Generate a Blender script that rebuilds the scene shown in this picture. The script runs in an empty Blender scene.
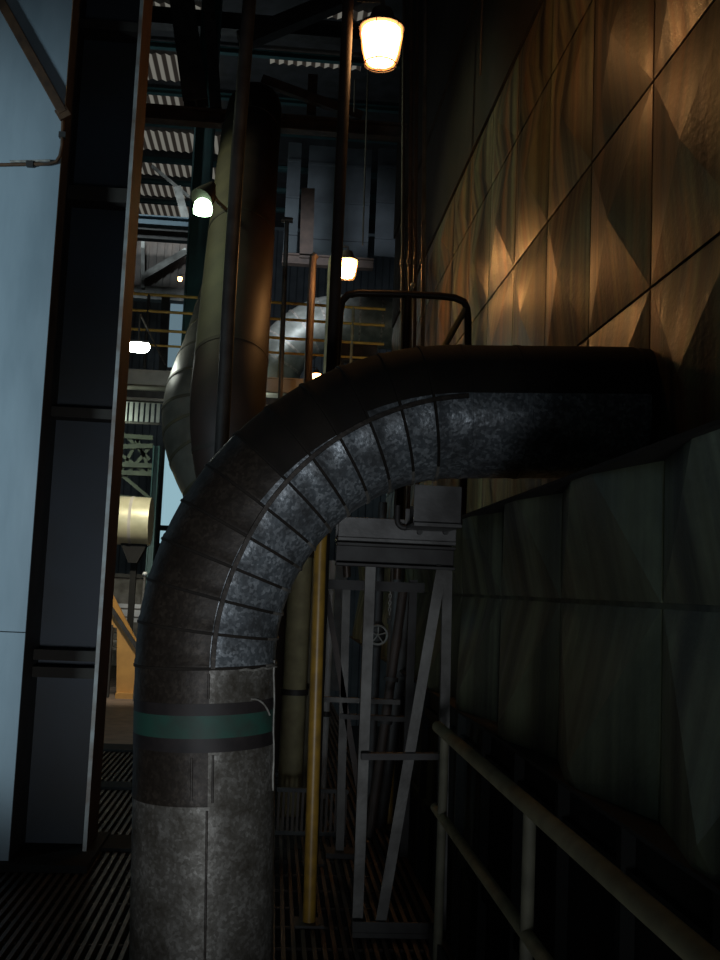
import bpy, bmesh, math, random
from mathutils import Vector, Matrix
random.seed(7)
scn = bpy.context.scene
col = scn.collection
PI = math.pi

# ------------------------------------------------------------------ camera calibration (from the photo's vanishing points)
F = 1050.0
CH = 1.6
def nrm(v):
    v = Vector(v); v.normalize(); return v
Yc = nrm(((275-360)/F, (480-585)/F, 1.0))
_r = .043
Zc = nrm((_r, 1.0, -(Yc[0]*_r+Yc[1])/Yc[2]))
Xc = Zc.cross(Yc)
def ray(px, py):
    v = Vector(((px-360)/F, (480-py)/F, 1.0))
    return Vector((v.dot(Xc), v.dot(Yc), v.dot(Zc)))
def PY(px, py, Y):
    v = ray(px, py); t = Y/v.y; return Vector((v.x*t, Y, CH+v.z*t))
def PX(px, py, X):
    v = ray(px, py); t = X/v.x; return Vector((X, v.y*t, CH+v.z*t))

cam_d = bpy.data.cameras.new('camera')
cam = bpy.data.objects.new('camera', cam_d); col.objects.link(cam)
cam_d.sensor_width = 36; cam_d.lens = F/960*36
cam_d.clip_start = .05; cam_d.clip_end = 200
M = Matrix(((Xc[0], Xc[1], -Xc[2], 0), (Yc[0], Yc[1], -Yc[2], 0), (Zc[0], Zc[1], -Zc[2], CH), (0, 0, 0, 1)))
cam.matrix_world = M
scn.camera = cam

# ------------------------------------------------------------------ materials
def newmat(name):
    m = bpy.data.materials.new(name); m.use_nodes = True
    nt = m.node_tree; nt.nodes.clear()
    out = nt.nodes.new('ShaderNodeOutputMaterial')
    return m, nt, out
def mat(name, c1, c2=None, scale=6, rough=.6, metal=0., detail=5, stretch=(1, 1, 1), lo=.35, hi=.65, bump=0., bscale=40, kind='noise', rvar=0., emit=None, estr=0.):
    m, nt, out = newmat(name)
    N = nt.nodes; L = nt.links
    b = N.new('ShaderNodeBsdfPrincipled')
    b.inputs['Roughness'].default_value = rough; b.inputs['Metallic'].default_value = metal
    L.new(b.outputs[0], out.inputs[0])
    tc = N.new('ShaderNodeTexCoord'); mp = N.new('ShaderNodeMapping'); mp.inputs['Scale'].default_value = stretch
    L.new(tc.outputs['Object'], mp.inputs[0])
    c2 = c2 or tuple(x*.7 for x in c1)
    if kind == 'noise':
        t = N.new('ShaderNodeTexNoise'); t.inputs['Scale'].default_value = scale; t.inputs['Detail'].default_value = detail
        f = t.outputs['Fac']
    else:
        t = N.new('ShaderNodeTexVoronoi'); t.inputs['Scale'].default_value = scale
        sp = N.new('ShaderNodeSeparateColor'); L.new(t.outputs['Color'], sp.inputs[0]); f = sp.outputs[0]
    L.new(mp.outputs[0], t.inputs['Vector'])
    rp = N.new('ShaderNodeValToRGB')
    rp.color_ramp.elements[0].position = lo; rp.color_ramp.elements[1].position = hi
    rp.color_ramp.elements[0].color = (*c1, 1); rp.color_ramp.elements[1].color = (*c2, 1)
    L.new(f, rp.inputs[0]); L.new(rp.outputs[0], b.inputs['Base Color'])
    if rvar:
        mr = N.new('ShaderNodeMapRange'); mr.inputs[3].default_value = rough-rvar; mr.inputs[4].default_value = rough+rvar
        L.new(f, mr.inputs[0]); L.new(mr.outputs[0], b.inputs['Roughness'])
    if bump:
        n2 = N.new('ShaderNodeTexNoise'); n2.inputs['Scale'].default_value = bscale; n2.inputs['Detail'].default_value = 3
        L.new(mp.outputs[0], n2.inputs['Vector'])
        bp = N.new('ShaderNodeBump'); bp.inputs['Strength'].default_value = bump; bp.inputs['Distance'].default_value = .02
        L.new(n2.outputs['Fac'], bp.inputs['Height']); L.new(bp.outputs[0], b.inputs['Normal'])
    if emit:
        b.inputs['Emission Color'].default_value = (*emit, 1); b.inputs['Emission Strength'].default_value = estr
    return m
def emat(name, c, s):
    m, nt, out = newmat(name)
    e = nt.nodes.new('ShaderNodeEmission'); e.inputs[0].default_value = (*c, 1); e.inputs[1].default_value = s
    nt.links.new(e.outputs[0], out.inputs[0]); return m

def galv_mat(name, c1, c2, c3, rough=.42, metal=.55):
    """galvanised sheet: spangle cells + grime"""
    m, nt, out = newmat(name); N = nt.nodes; L = nt.links
    b = N.new('ShaderNodeBsdfPrincipled'); b.inputs['Metallic'].default_value = metal
    L.new(b.outputs[0], out.inputs[0])
    tc = N.new('ShaderNodeTexCoord')
    v = N.new('ShaderNodeTexVoronoi'); v.inputs['Scale'].default_value = 75; L.new(tc.outputs['Object'], v.inputs['Vector'])
    n = N.new('ShaderNodeTexNoise'); n.inputs['Scale'].default_value = 7; n.inputs['Detail'].default_value = 8; n.inputs['Roughness'].default_value = .7
    L.new(tc.outputs['Object'], n.inputs['Vector'])
    sp = N.new('ShaderNodeSeparateColor'); L.new(v.outputs['Color'], sp.inputs[0])
    mx = N.new('ShaderNodeMix'); mx.data_type = 'RGBA'; mx.inputs[6].default_value = (*c1, 1); mx.inputs[7].default_value = (*c2, 1)
    sr = N.new('ShaderNodeValToRGB'); sr.color_ramp.elements[0].position = .35; sr.color_ramp.elements[1].position = 1.0
    L.new(sp.outputs[0], sr.inputs[0]); L.new(sr.outputs[0], mx.inputs[0])
    rp = N.new('ShaderNodeValToRGB'); rp.color_ramp.elements[0].position = .38; rp.color_ramp.elements[1].position = .68
    L.new(n.outputs['Fac'], rp.inputs[0])
    mx2 = N.new('ShaderNodeMix'); mx2.data_type = 'RGBA'; mx2.inputs[7].default_value = (*c3, 1)
    L.new(rp.outputs[0], mx2.inputs[0]); L.new(mx.outputs[2], mx2.inputs[6]); L.new(mx2.outputs[2], b.inputs['Base Color'])
    mr = N.new('ShaderNodeMapRange'); mr.inputs[3].default_value = rough-.12; mr.inputs[4].default_value = rough+.2
    L.new(n.outputs['Fac'], mr.inputs[0]); L.new(mr.outputs[0], b.inputs['Roughness'])
    n2 = N.new('ShaderNodeTexNoise'); n2.inputs['Scale'].default_value = 22; n2.inputs['Detail'].default_value = 4
    L.new(tc.outputs['Object'], n2.inputs['Vector'])
    bp = N.new('ShaderNodeBump'); bp.inputs['Strength'].default_value = .35; bp.inputs['Distance'].default_value = .012
    L.new(n2.outputs['Fac'], bp.inputs['Height']); L.new(bp.outputs[0], b.inputs['Normal'])
    return m

def wall_mat(name, base, base2, rust, dark, rough, sstretch=(1, 2.6, .13)):
    """painted sheet with run-down rust and dark streaks"""
    m, nt, out = newmat(name); N = nt.nodes; L = nt.links
    b = N.new('ShaderNodeBsdfPrincipled'); b.inputs['Metallic'].default_value = .25
    L.new(b.outputs[0], out.inputs[0])
    tc = N.new('ShaderNodeTexCoord')
    mp = N.new('ShaderNodeMapping'); mp.inputs['Scale'].default_value = sstretch; L.new(tc.outputs['Object'], mp.inputs[0])
    def nz(sc, det, src):
        n = N.new('ShaderNodeTexNoise'); n.inputs['Scale'].default_value = sc; n.inputs['Detail'].default_value = det
        L.new(src, n.inputs['Vector']); return n.outputs['Fac']
    def ramp(f, a, c):
        r = N.new('ShaderNodeValToRGB'); r.color_ramp.elements[0].position = a; r.color_ramp.elements[1].position = c
        L.new(f, r.inputs[0]); return r.outputs[0]
    def mix(f, a, c):
        x = N.new('ShaderNodeMix'); x.data_type = 'RGBA'
        L.new(f, x.inputs[0])
        if isinstance(a, tuple): x.inputs[6].default_value = (*a, 1)
        else: L.new(a, x.inputs[6])
        x.inputs[7].default_value = (*c, 1); return x.outputs[2]
    c = mix(ramp(nz(9, 6, tc.outputs['Object']), .35, .7), base, base2)
    c = mix(ramp(nz(1.9, 5, mp.outputs[0]), .44, .66), c, rust)
    c = mix(ramp(nz(2.3, 6, mp.outputs[0]), .43, .62), c, dark)
    L.new(c, b.inputs['Base Color'])
    mr = N.new('ShaderNodeMapRange'); mr.inputs[3].default_value = rough-.15; mr.inputs[4].default_value = rough+.2
    L.new(nz(5, 6, mp.outputs[0]), mr.inputs[0]); L.new(mr.outputs[0], b.inputs['Roughness'])
    bp = N.new('ShaderNodeBump'); bp.inputs['Strength'].default_value = .25; bp.inputs['Distance'].default_value = .01
    L.new(nz(30, 4, tc.outputs['Object']), bp.inputs['Height']); L.new(bp.outputs[0], b.inputs['Normal'])
    return m

def stripe_sheet(name, light, dark, s, freq):
    """translucent corrugated roof sheet: rib shading painted into the glow as stripes"""
    m, nt, out = newmat(name); N = nt.nodes; L = nt.links
    tc = N.new('ShaderNodeTexCoord'); sx = N.new('ShaderNodeSeparateXYZ'); L.new(tc.outputs['Object'], sx.inputs[0])
    mu = N.new('ShaderNodeMath'); mu.operation = 'MULTIPLY'; mu.inputs[1].default_value = freq*2*PI; L.new(sx.outputs[0], mu.inputs[0])
    si = N.new('ShaderNodeMath'); si.operation = 'SINE'; L.new(mu.outputs[0], si.inputs[0])
    rp = N.new('ShaderNodeValToRGB'); rp.color_ramp.elements[0].position = .3; rp.color_ramp.elements[1].position = .62
    rp.color_ramp.elements[0].color = (*dark, 1); rp.color_ramp.elements[1].color = (*light, 1)
    mr = N.new('ShaderNodeMapRange'); mr.inputs[1].default_value = -1; mr.inputs[2].default_value = 1
    L.new(si.outputs[0], mr.inputs[0]); L.new(mr.outputs[0], rp.inputs[0])
    e = N.new('ShaderNodeEmission'); e.inputs[1].default_value = s
    L.new(rp.outputs[0], e.inputs[0]); L.new(e.outputs[0], out.inputs[0]); return m

MT = dict(
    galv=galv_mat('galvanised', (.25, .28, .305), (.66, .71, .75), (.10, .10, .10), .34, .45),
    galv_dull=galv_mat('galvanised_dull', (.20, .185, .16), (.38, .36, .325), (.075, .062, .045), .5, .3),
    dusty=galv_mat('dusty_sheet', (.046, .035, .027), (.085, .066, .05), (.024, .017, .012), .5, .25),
    dark_top=mat('dark_sheet', (.014, .010, .007), (.024, .017, .011), rough=.8, metal=.0),
    bead=mat('bead', (.48, .45, .40), (.16, .14, .12), 14, .5, .5),
    band_green=mat('band_green', (.035, .12, .088), (.05, .075, .06), 9, .6, lo=.4, hi=.75),
    band_black=mat('band_black', (.024, .02, .02), (.045, .036, .034), 9, .6),
    tape=mat('tape', (.45, .43, .38), (.25, .23, .2), 30, .6),
    plate=mat('blue_plate', (.36, .44, .49), (.24, .31, .355), 3.2, .6, stretch=(1.5, 1, .4), lo=.3, hi=.75, detail=9, bump=.1, bscale=9),
    navy=mat('navy_paint', (.048, .063, .085), (.036, .038, .038), 1.2, .5),
    brown=mat('red_oxide', (.085, .038, .024), (.05, .026, .018), 6, .7),
    edge=mat('pale_edge', (.42, .44, .43), (.25, .2, .17), 8, .5),
    rust=mat('rusty_bar', (.13, .065, .03), (.06, .032, .018), 12, .7),
    steel=mat('grey_steel', (.165, .16, .148), (.07, .064, .057), 5, .55, .3, bump=.1),
    steel_dark=mat('dark_steel', (.06, .058, .055), (.035, .03, .028), 7, .6, .2),
    steel_brown=mat('brown_steel', (.075, .05, .038), (.04, .028, .022), 6, .6),
    saddle=mat('saddle_sheet', (.17, .165, .16), (.075, .07, .066), 5, .45, .4, bump=.04),
    yellow=mat('yellow_paint', (.42, .24, .035), (.26, .15, .03), 14, .4),
    rail=mat('olive_rail', (.40, .36, .20), (.28, .25, .14), 10, .75),
    edge_rail=mat('olive_post', (.16, .15, .10), (.10, .095, .065), 10, .75),
    hoop=mat('hoop_tube', (.07, .045, .03), (.04, .028, .02), 10, .4, .3),
    grate=mat('grating', (.078, .06, .047), (.038, .03, .024), 5, .55, .2),
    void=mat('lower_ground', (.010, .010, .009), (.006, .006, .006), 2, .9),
    wall_up=wall_mat('duct_wall', (.235, .24, .13), (.17, .175, .10), (.23, .115, .05), (.032, .026, .019), .38),
    wall_low=wall_mat('duct_wall_lower', (.30, .335, .20), (.21, .235, .145), (.15, .15, .085), (.085, .09, .06), .40),
    blackish=mat('blackish_wall', (.02, .016, .012), (.03, .024, .018), 3, .8),
    hall=mat('hall_sheet', (.10, .12, .135), (.06, .07, .08), 1.5, .7),
    hall_teal=mat('teal_steel', (.035, .10, .10), (.03, .07, .075), 3, .55),
    hall_blue=mat('blue_beam', (.10, .17, .22), (.07, .12, .16), 3, .55),
    roofsheet=mat('roof_sheet', (.05, .05, .055), (.03, .03, .03), 3, .8),
    skylight=stripe_sheet('skylight_sheet', (.60, .58, .50), (.07, .06, .05), .24, 4.6),
    cream=mat('cream_pipe', (.62, .58, .40), (.48, .46, .30), 4, .4, .2),
    olive=mat('olive_pipe', (.085, .075, .04), (.05, .043, .026), 3, .7),
    olive_dark=mat('olive_dark', (.024, .017, .011), (.017, .012, .008), 3, .65),
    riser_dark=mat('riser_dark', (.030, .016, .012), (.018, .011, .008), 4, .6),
    rail_yellow=mat('rail_yellow', (.80, .50, .09), (.6, .36, .07), 9, .45),
    grey_clad=mat('grey_cladding', (.16, .15, .12), (.10, .095, .075), 4, .5, .3, bump=.15, bscale=8),
    silver=mat('silver_cladding', (.30, .31, .28), (.16, .17, .15), 5, .42, .45, bump=.15, bscale=8),
    plat=mat('platform_edge', (.50, .47, .42), (.36, .33, .29), 4, .6),
    white=mat('white_paint', (.62, .64, .63), (.48, .5, .5), 6, .5),
    orange=mat('orange_paint', (.62, .33, .09), (.48, .25, .07), 4, .5),
    lattice=mat('green_steel', (.13, .15, .11), (.08, .095, .07), 4, .6),
    pane=emat('daylight_pane', (.30, .47, .56), .36),
    pane_low=emat('daylight_pane_low', (.42, .68, .78), .66),
    warm=emat('lamp_warm', (1.0, .60, .27), 26),
    warm_near=emat('lamp_warm_second', (1.0, .54, .21), 100),
    warm2=emat('lamp_warm_far', (1.0, .56, .22), 30),
    coolwhite=emat('lamp_white', (.92, 1.0, .90), 60),
    greenwhite=emat('lamp_green_white', (.62, 1.0, .60), 9),
    handwheel=mat('handwheel', (.35, .34, .31), (.2, .2, .18), 10, .5, .3),
)
def jar_mat():
    m, nt, out = newmat('jar_glass'); N = nt.nodes; L = nt.links
    t = N.new('ShaderNodeBsdfTransparent'); t.inputs[0].default_value = (1, .86, .7, 1)
    e = N.new('ShaderNodeEmission'); e.inputs[0].default_value = (1, .30, .07, 1); e.inputs[1].default_value = 5.0  # orange glow put into the glass for the lamp's halo
    x = N.new('ShaderNodeMixShader'); x.inputs[0].default_value = .35
    L.new(t.outputs[0], x.inputs[1]); L.new(e.outputs[0], x.inputs[2]); L.new(x.outputs[0], out.inputs[0]); return m
MT['jar'] = jar_mat()

# ------------------------------------------------------------------ mesh helpers
def frame(d):
    d = nrm(d); u = Vector((0, 0, 1)) if abs(d.z) < .9 else Vector((0, 1, 0))
    a = d.cross(u); a.normalize(); b = a.cross(d); b.normalize(); return a, b
class MB:
    def __init__(s): s.v = []; s.f = []; s.mi = []
    def add(s, vs, fs, mi=0):
        o = len(s.v); s.v += [tuple(v) for v in vs]; s.f += [tuple(i+o for i in f) for f in fs]
        s.mi += list(mi) if isinstance(mi, (list, tuple)) else [mi]*len(fs); return s
    def box(s, lo, hi, mi=0):
        x0, y0, z0 = lo; x1, y1, z1 = hi
        return s.add([(x0, y0, z0), (x1, y0, z0), (x1, y1, z0), (x0, y1, z0), (x0, y0, z1), (x1, y0, z1), (x1, y1, z1), (x0, y1, z1)],
                     [(0, 3, 2, 1), (4, 5, 6, 7), (0, 1, 5, 4), (1, 2, 6, 5), (2, 3, 7, 6), (3, 0, 4, 7)], mi)
    def bar(s, p, q, w, h, up=None):
        p = Vector(p); q = Vector(q); d = nrm(q-p)
        if up is None: a, b = frame(d)
        else:
            up = Vector(up); a = d.cross(up); a.normalize(); b = a.cross(d)
        vs = []
        for c in (p, q):
            for i, j in ((-1, -1), (1, -1), (1, 1), (-1, 1)): vs.append(c+a*(i*w/2)+b*(j*h/2))
        return s.add(vs, [(0, 1, 2, 3), (7, 6, 5, 4), (0, 4, 5, 1), (1, 5, 6, 2), (2, 6, 7, 3), (3, 7, 4, 0)])
    def ibeam(s, p, q, w, h, t=.015, up=(0, 0, 1)):
        p = Vector(p); q = Vector(q); d = nrm(q-p); a = d.cross(Vector(up)); a.normalize(); b = a.cross(d)
        s.bar(p+b*(h/2-t/2), q+b*(h/2-t/2), w, t, b); s.bar(p-b*(h/2-t/2), q-b*(h/2-t/2), w, t, b)
        return s.bar(p, q, t, h-2*t, b)
    def angle(s, p, q, w, t=.008, sx=1, sy=1):
        """L section"""
        p = Vector(p); q = Vector(q); d = nrm(q-p); a = Vector((1, 0, 0)); a = a-d*a.dot(d); a.normalize(); b = d.cross(a); 
        if b.y < 0: b = -b
        s.bar(p, q, t, w, a) if False else None
        pa = a*(sx*w/2); pb = b*(sy*w/2)
        # leg in plane a
        for off, wa, wb in ((Vector((0, 0, 0)), w, t), (pb-pa+Vector((0, 0, 0)), t, w)):
            vs = []
            for c in (p+off, q+off):
                for i, j in ((-1, -1), (1, -1), (1, 1), (-1, 1)): vs.append(c+a*(i*wa/2)+b*(j*wb/2))
            s.add(vs, [(0, 1, 2, 3), (7, 6, 5, 4), (0, 4, 5, 1), (1, 5, 6, 2), (2, 6, 7, 3), (3, 7, 4, 0)])
        return s
    def tube(s, pts, r, n=16, cap=True, rs=None):
        pts = [Vector(p) for p in pts]; k = len(pts)
        d0 = nrm(pts[1]-pts[0]); a, b = frame(d0); rings = []
        pd = d0
        for i, p in enumerate(pts):
            if i == 0: d = d0
            elif i == k-1: d = nrm(pts[i]-pts[i-1])
            else: d = nrm(nrm(pts[i]-pts[i-1])+nrm(pts[i+1]-pts[i]))
            q = pd.rotation_difference(d); a = q @ a; b = q @ b; pd = d
            rr = rs[i] if rs else r
            rings.append([p+a*(rr*math.cos(t*2*PI/n))+b*(rr*math.sin(t*2*PI/n)) for t in range(n)])
        vs = [v for R in rings for v in R]; fs = []
        for i in range(k-1):
            for t in range(n): fs.append((i*n+t, i*n+(t+1) % n, (i+1)*n+(t+1) % n, (i+1)*n+t))
        if cap: fs += [tuple(reversed(range(n))), tuple((k-1)*n+t for t in range(n))]
        return s.add(vs, fs)
    def prism(s, poly, off):
        """poly: 3-D points (planar), off: extrusion vector"""
        n = len(poly); off = Vector(off); vs = [Vector(p) for p in poly]+[Vector(p)+off for p in poly]
        return s.add(vs, [tuple(range(n)), tuple(reversed(range(n, 2*n)))]+[(i, n+i, n+(i+1) % n, (i+1) % n) for i in range(n)])
    def lathe(s, prof, base, n=20, cap=True):
        base = Vector(base); vs = []; fs = []
        for r, z in prof:
            for t in range(n): vs.append(base+Vector((r*math.cos(t*2*PI/n), r*math.sin(t*2*PI/n), z)))
        for i in range(len(prof)-1):
            for t in range(n): fs.append((i*n+t, i*n+(t+1) % n, (i+1)*n+(t+1) % n, (i+1)*n+t))
        if cap: fs += [tuple(reversed(range(n))), tuple((len(prof)-1)*n+t for t in range(n))]
        return s.add(vs, fs)
    def build(s, name, mats, parent=None, smooth=False, bevel=0):
        me = bpy.data.meshes.new(name)
        o = bpy.data.objects.new(name, me)
        w = Vector((0, 0, 0)); p = parent
        while p is not None: w += p.location; p = p.parent
        if parent is None and s.v:
            lo = [min(v[i] for v in s.v) for i in range(3)]; hi = [max(v[i] for v in s.v) for i in range(3)]
            base = Vector(((lo[0]+hi[0])/2, (lo[1]+hi[1])/2, lo[2])); o.location = base
        else: base = w
        me.from_pydata([Vector(v)-base for v in s.v], [], s.f)
        if not isinstance(mats, (list, tuple)): mats = [mats]
        for m in mats: me.materials.append(MT[m] if isinstance(m, str) else m)
        for pl, i in zip(me.polygons, s.mi): pl.material_index = i
        bm = bmesh.new(); bm.from_mesh(me); bmesh.ops.recalc_face_normals(bm, faces=bm.faces); bm.to_mesh(me); bm.free()
        if smooth:
            for pl in me.polygons: pl.use_smooth = True
            try: me.set_sharp_from_angle(angle=math.radians(40))
            except Exception: pass
        col.objects.link(o)
        if parent is not None: o.parent = parent
        if bevel:
            md = o.modifiers.new('bevel', 'BEVEL'); md.width = bevel; md.segments = 2; md.limit_method = 'ANGLE'
        return o
def thing(name, label, cat, loc, group=None):
    o = bpy.data.objects.new(name, None); col.objects.link(o); o.location = Vector(loc); o.empty_display_size = .1
    tag(o, label, cat, group); return o
def tag(o, label, cat, group=None):
    o['label'] = label; o['category'] = cat
    if group: o['group'] = group
    return o
def struct(o): o['kind'] = 'structure'; return o
def dup(root, loc, label=None, group=None):
    r = root.copy(); col.objects.link(r); r.location = Vector(loc)
    if label: r['label'] = label
    if group: r['group'] = group
    for ch in list(root.children):
        c = ch.copy(); col.objects.link(c); c.parent = r
        for g in ch.children:
            d = g.copy(); col.objects.link(d); d.parent = c
    return r
def box(lo, hi): return MB().box(lo, hi)

# ================================================================== SETTING
XR = 1.66           # upper duct wall plane
XL = .98            # lower duct wall plane
fl = MB()
x = -9.0
while x < .86:
    fl.box((x, .6, -.03), (x+.020, 24, 0)); x += .046
y = .7
while y < 24:
    fl.box((-9, y, -.024), (.86, y+.008, -.014)); y += .3
fl.box((.86, .6, -.16), (.875, 24, 0)); fl.box((-9, 24, -.16), (.875, 24.06, 0))
struct(fl.build('floor', 'grate'))
struct(box((-9, 10.2, .001), (-.2, 15.9, .008)).build('floor_plate', mat('chequer_plate', (.26, .19, .145), (.17, .125, .10), 5, .6, .2)))
for i, (pa, pb_) in enumerate(((746, 752), (784, 790), (838, 852))):  # dark floor strips painted in for bands of shade
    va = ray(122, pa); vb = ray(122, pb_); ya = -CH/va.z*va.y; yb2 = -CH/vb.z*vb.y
    struct(box((-9, yb2, .001), (-.6, ya, .02)).build('shade_strip_%d' % (i+1), 'void'))
struct(box((-9, -1, -3.1), (6, 36, -3)).build('ground', 'void'))
struct(box((-3.05, -1, -.2), (-2.97, 4.15, 7)).build('light_blocker', 'hall'))  # unseen, added to keep the column spot off pipe and duct
struct(box((-3.05, 4.155, -.2), (-2.97, 6.6, 1.10)).build('light_blocker_low', 'hall'))  # unseen, added to shade the foot of the column plate
struct(box((-9.1, -1, -3), (-9, 36, 14)).build('wall_left', 'hall'))

# back wall: corrugated sheet with openings for two daylight windows
bw = MB()
YB = 36.0
xx = -9.0; k = 0
while xx < 6:
    bw.add([(xx, YB, -3), (xx+.2, YB, -3), (xx+.25, YB-.06, -3), (xx+.45, YB-.06, -3), (xx+.5, YB, -3),
            (xx, YB, 14), (xx+.2, YB, 14), (xx+.25, YB-.06, 14), (xx+.45, YB-.06, 14), (xx+.5, YB, 14)],
           [(i, i+1, i+6, i+5) for i in range(4)]); xx += .5
struct(bw.build('wall_back', 'hall'))
ROOF = 14.0
struct(box((-9, 6, ROOF+.12), (6, 36, ROOF+.2)).build('ceiling', 'roofsheet'))

# windows on the back wall
def window(name, p, q, m, mull):
    """p, q: lower-left / upper-right points on the back wall"""
    e = MB(); t = .09; y0 = YB-.16; y1 = YB-.08
    e.box((p[0]-t, y0, p[2]-t), (p[0], y1, q[2]+t)); e.box((q[0], y0, p[2]-t), (q[0]+t, y1, q[2]+t))
    e.box((p[0], y0, p[2]-t), (q[0], y1, p[2])); e.box((p[0], y0, q[2]), (q[0], y1, q[2]+t))
    for z in mull: e.box((p[0], y0, z-.09), (q[0], y1, z+.09))
    pn = box((p[0], YB-.12, p[2]), (q[0], YB-.10, q[2])).build(name, m)
    struct(pn); e.build('window_frame', 'steel_dark', pn)
P1 = PY(167, 368, YB); P2 = PY(201, 300, YB)
window('window_1', P1, P2, 'pane', [])
P1 = PY(157, 590, YB); P2 = PY(215, 445, YB)
window('window_2', P1, P2, 'pane_low', [PY(160, 528, YB).z, PY(160, 546, YB).z])

# upper duct wall, cross-broken panels (surface pattern stays in the mesh)
def cross_wall(name, X, ys, zs, depth, m, gap=.008, zclip=None):
    w = MB()
    for a, b in zip(ys[:-1], ys[1:]):
        for c, d in zip(zs[:-1], zs[1:]):
            y0, y1, z0, z1 = a+gap, b-gap, c+gap, d-gap
            cz = (z0+z1)/2; cy = (y0+y1)/2
            lip = .006
            vs = [(X, y0, z0), (X, y1, z0), (X, y1, z1), (X, y0, z1), (X-depth, cy, cz),
                  (X+.03, y0, z0), (X+.03, y1, z0), (X+.03, y1, z1), (X+.03, y0, z1)]
            w.add(vs, [(0, 1, 4), (1, 2, 4), (2, 3, 4), (3, 0, 4), (0, 5, 6, 1), (1, 6, 7, 2), (2, 7, 8, 3), (3, 8, 5, 0)])
    w.box((X+.014, ys[0], zs[0]), (X+.06, ys[-1], zs[-1]))
    return w
W = .972; H = 1.01
j = PX(652, 83, XR); z2 = j.z; j2 = PX(652, 287, XR); z1 = j2.z
H = z2-z1; y0 = (j.y+j2.y)/2
ys = [y0+(i)*W for i in range(-4, 13)]
zs = [z1-H, z1, z2, z2+H, PX(478, 140, XR).z]
ztop = PX(500, 95, XR).z
zs = [z1-H, z1, z2, z2+H, ztop]
struct(cross_wall('wall_right', XR, ys, zs, .058, 'wall_up').build('wall_right', 'wall_up'))
zt2 = PX(478, 7, XR).z
struct(box((XR-.02, ys[0], ztop+.01), (XR+.05, ys[-1], zt2)).build('wall_right_upper', 'blackish'))  # one dark tone for the band above the panels
struct(box((XR-.05, ys[0], zt2+.005), (XR+.05, ys[-1], 14.0)).build('wall_right_top', 'blackish'))
# lower duct wall
pj = PX(662, 606, XL); zl = pj.z
lows = [pj.y+(i)*.955 for i in range(-2, 11)]
ztl = PX(600, 477, XL).z; zbl = PX(600, 790, XL).z
lw = cross_wall('x', XL, lows, [zl-.955, zl, zl+.955], .10, 'wall_low')
bm = bmesh.new()
vv = [bm.verts.new(v) for v in lw.v]
for f in lw.f:
    try: bm.faces.new([vv[i] for i in f])
    except ValueError: pass
for co, no in (((0, 0, ztl), (0, 0, 1)), ((0, 0, zbl), (0, 0, -1))):
    g = bm.verts[:]+bm.edges[:]+bm.faces[:]
    bmesh.ops.bisect_plane(bm, geom=g, plane_co=co, plane_no=no, clear_outer=True)
lw2 = MB(); bm.verts.ensure_lookup_table(); bm.verts.index_update()
lw2.add([v.co.copy() for v in bm.verts], [[v.index for v in f.verts] for f in bm.faces]); bm.free()
lw2.box((XL+.016, lows[0], ztl-.03), (XR+.01, lows[-1], ztl)); lw2.box((XL+.016, lows[0], zbl), (XR+.01, lows[-1], zbl+.03))
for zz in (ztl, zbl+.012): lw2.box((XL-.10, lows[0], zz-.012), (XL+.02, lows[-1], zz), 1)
struct(lw2.build('wall_right_lower', ['wall_low', 'blackish']))
# near-black casing seen past the railing, under the duct
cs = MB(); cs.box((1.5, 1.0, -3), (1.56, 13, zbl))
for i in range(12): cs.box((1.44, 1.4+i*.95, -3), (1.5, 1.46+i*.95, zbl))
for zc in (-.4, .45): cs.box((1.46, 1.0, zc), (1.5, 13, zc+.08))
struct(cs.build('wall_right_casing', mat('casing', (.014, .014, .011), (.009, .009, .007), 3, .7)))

# ================================================================== MAIN INSULATED PIPE
YP = 4.7
a0 = PY(202, 940, YP); a1 = PY(206, 655, YP); b0 = PY(470, 412, YP); b1 = PY(640, 413, YP)
rad = (PY(275, 740, YP)-PY(132, 740, YP)).length/2*.985
dv = nrm(a1-a0); dh = nrm(b1-b0)
# fillet between the two tangent lines (both lie in the plane Y = YP)
def isect(p, d, q, e):
    den = d.x*e.z-d.z*e.x; t = ((q.x-p.x)*e.z-(q.z-p.z)*e.x)/den; return p+d*t
K = isect(a0, dv, b0, dh)
ang = math.acos(max(-1, min(1, dv.dot(dh))))
R = 1.13
tl = R*math.tan(ang/2)
T0 = K-dv*tl; T1 = K+dh*tl
nv = Vector((dv.z, 0, -dv.x))
C = T0+nv*R
def arc(t):
    """t 0..1 along the bend -> centre point, tangent, inward normal"""
    th = t*ang; rv = (T0-C); q = Matrix.Rotation(th, 3, 'Y'); r = q @ rv
    return C+r, q @ dv, -(r.normalized())
NP = 56
def pipe_ring(c, n, r, tangent):
    """ring: n = in-plane normal towards the inside of the bend, bi = towards the camera"""
    bi = Vector((0, -1, 0))
    return [c+n*(r*math.cos(k*2*PI/NP))+bi*(r*math.sin(k*2*PI/NP)) for k in range(NP)]
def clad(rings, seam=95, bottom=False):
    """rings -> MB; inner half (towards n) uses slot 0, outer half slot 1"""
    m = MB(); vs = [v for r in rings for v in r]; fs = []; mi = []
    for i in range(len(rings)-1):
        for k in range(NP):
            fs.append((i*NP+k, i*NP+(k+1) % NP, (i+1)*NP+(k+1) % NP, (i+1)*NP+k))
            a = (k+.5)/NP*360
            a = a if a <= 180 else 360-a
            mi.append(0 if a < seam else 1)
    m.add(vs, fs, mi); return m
pipe = thing('insulated_pipe', 'large galvanised insulated flue pipe with green band, bending over to the duct wall', 'pipe', (a0.x, YP, -.25))
foot = a0+dv*((-.25-a0.z)/dv.z)
def at_z(z): return a0+dv*((z-a0.z)/dv.z)
YQ = YP-rad
zb0 = PY(200, 753, YQ).z; zb1 = PY(200, 739, YQ).z; zb2 = PY(200, 716, YQ).z; zb3 = PY(200, 704, YQ).z
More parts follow.
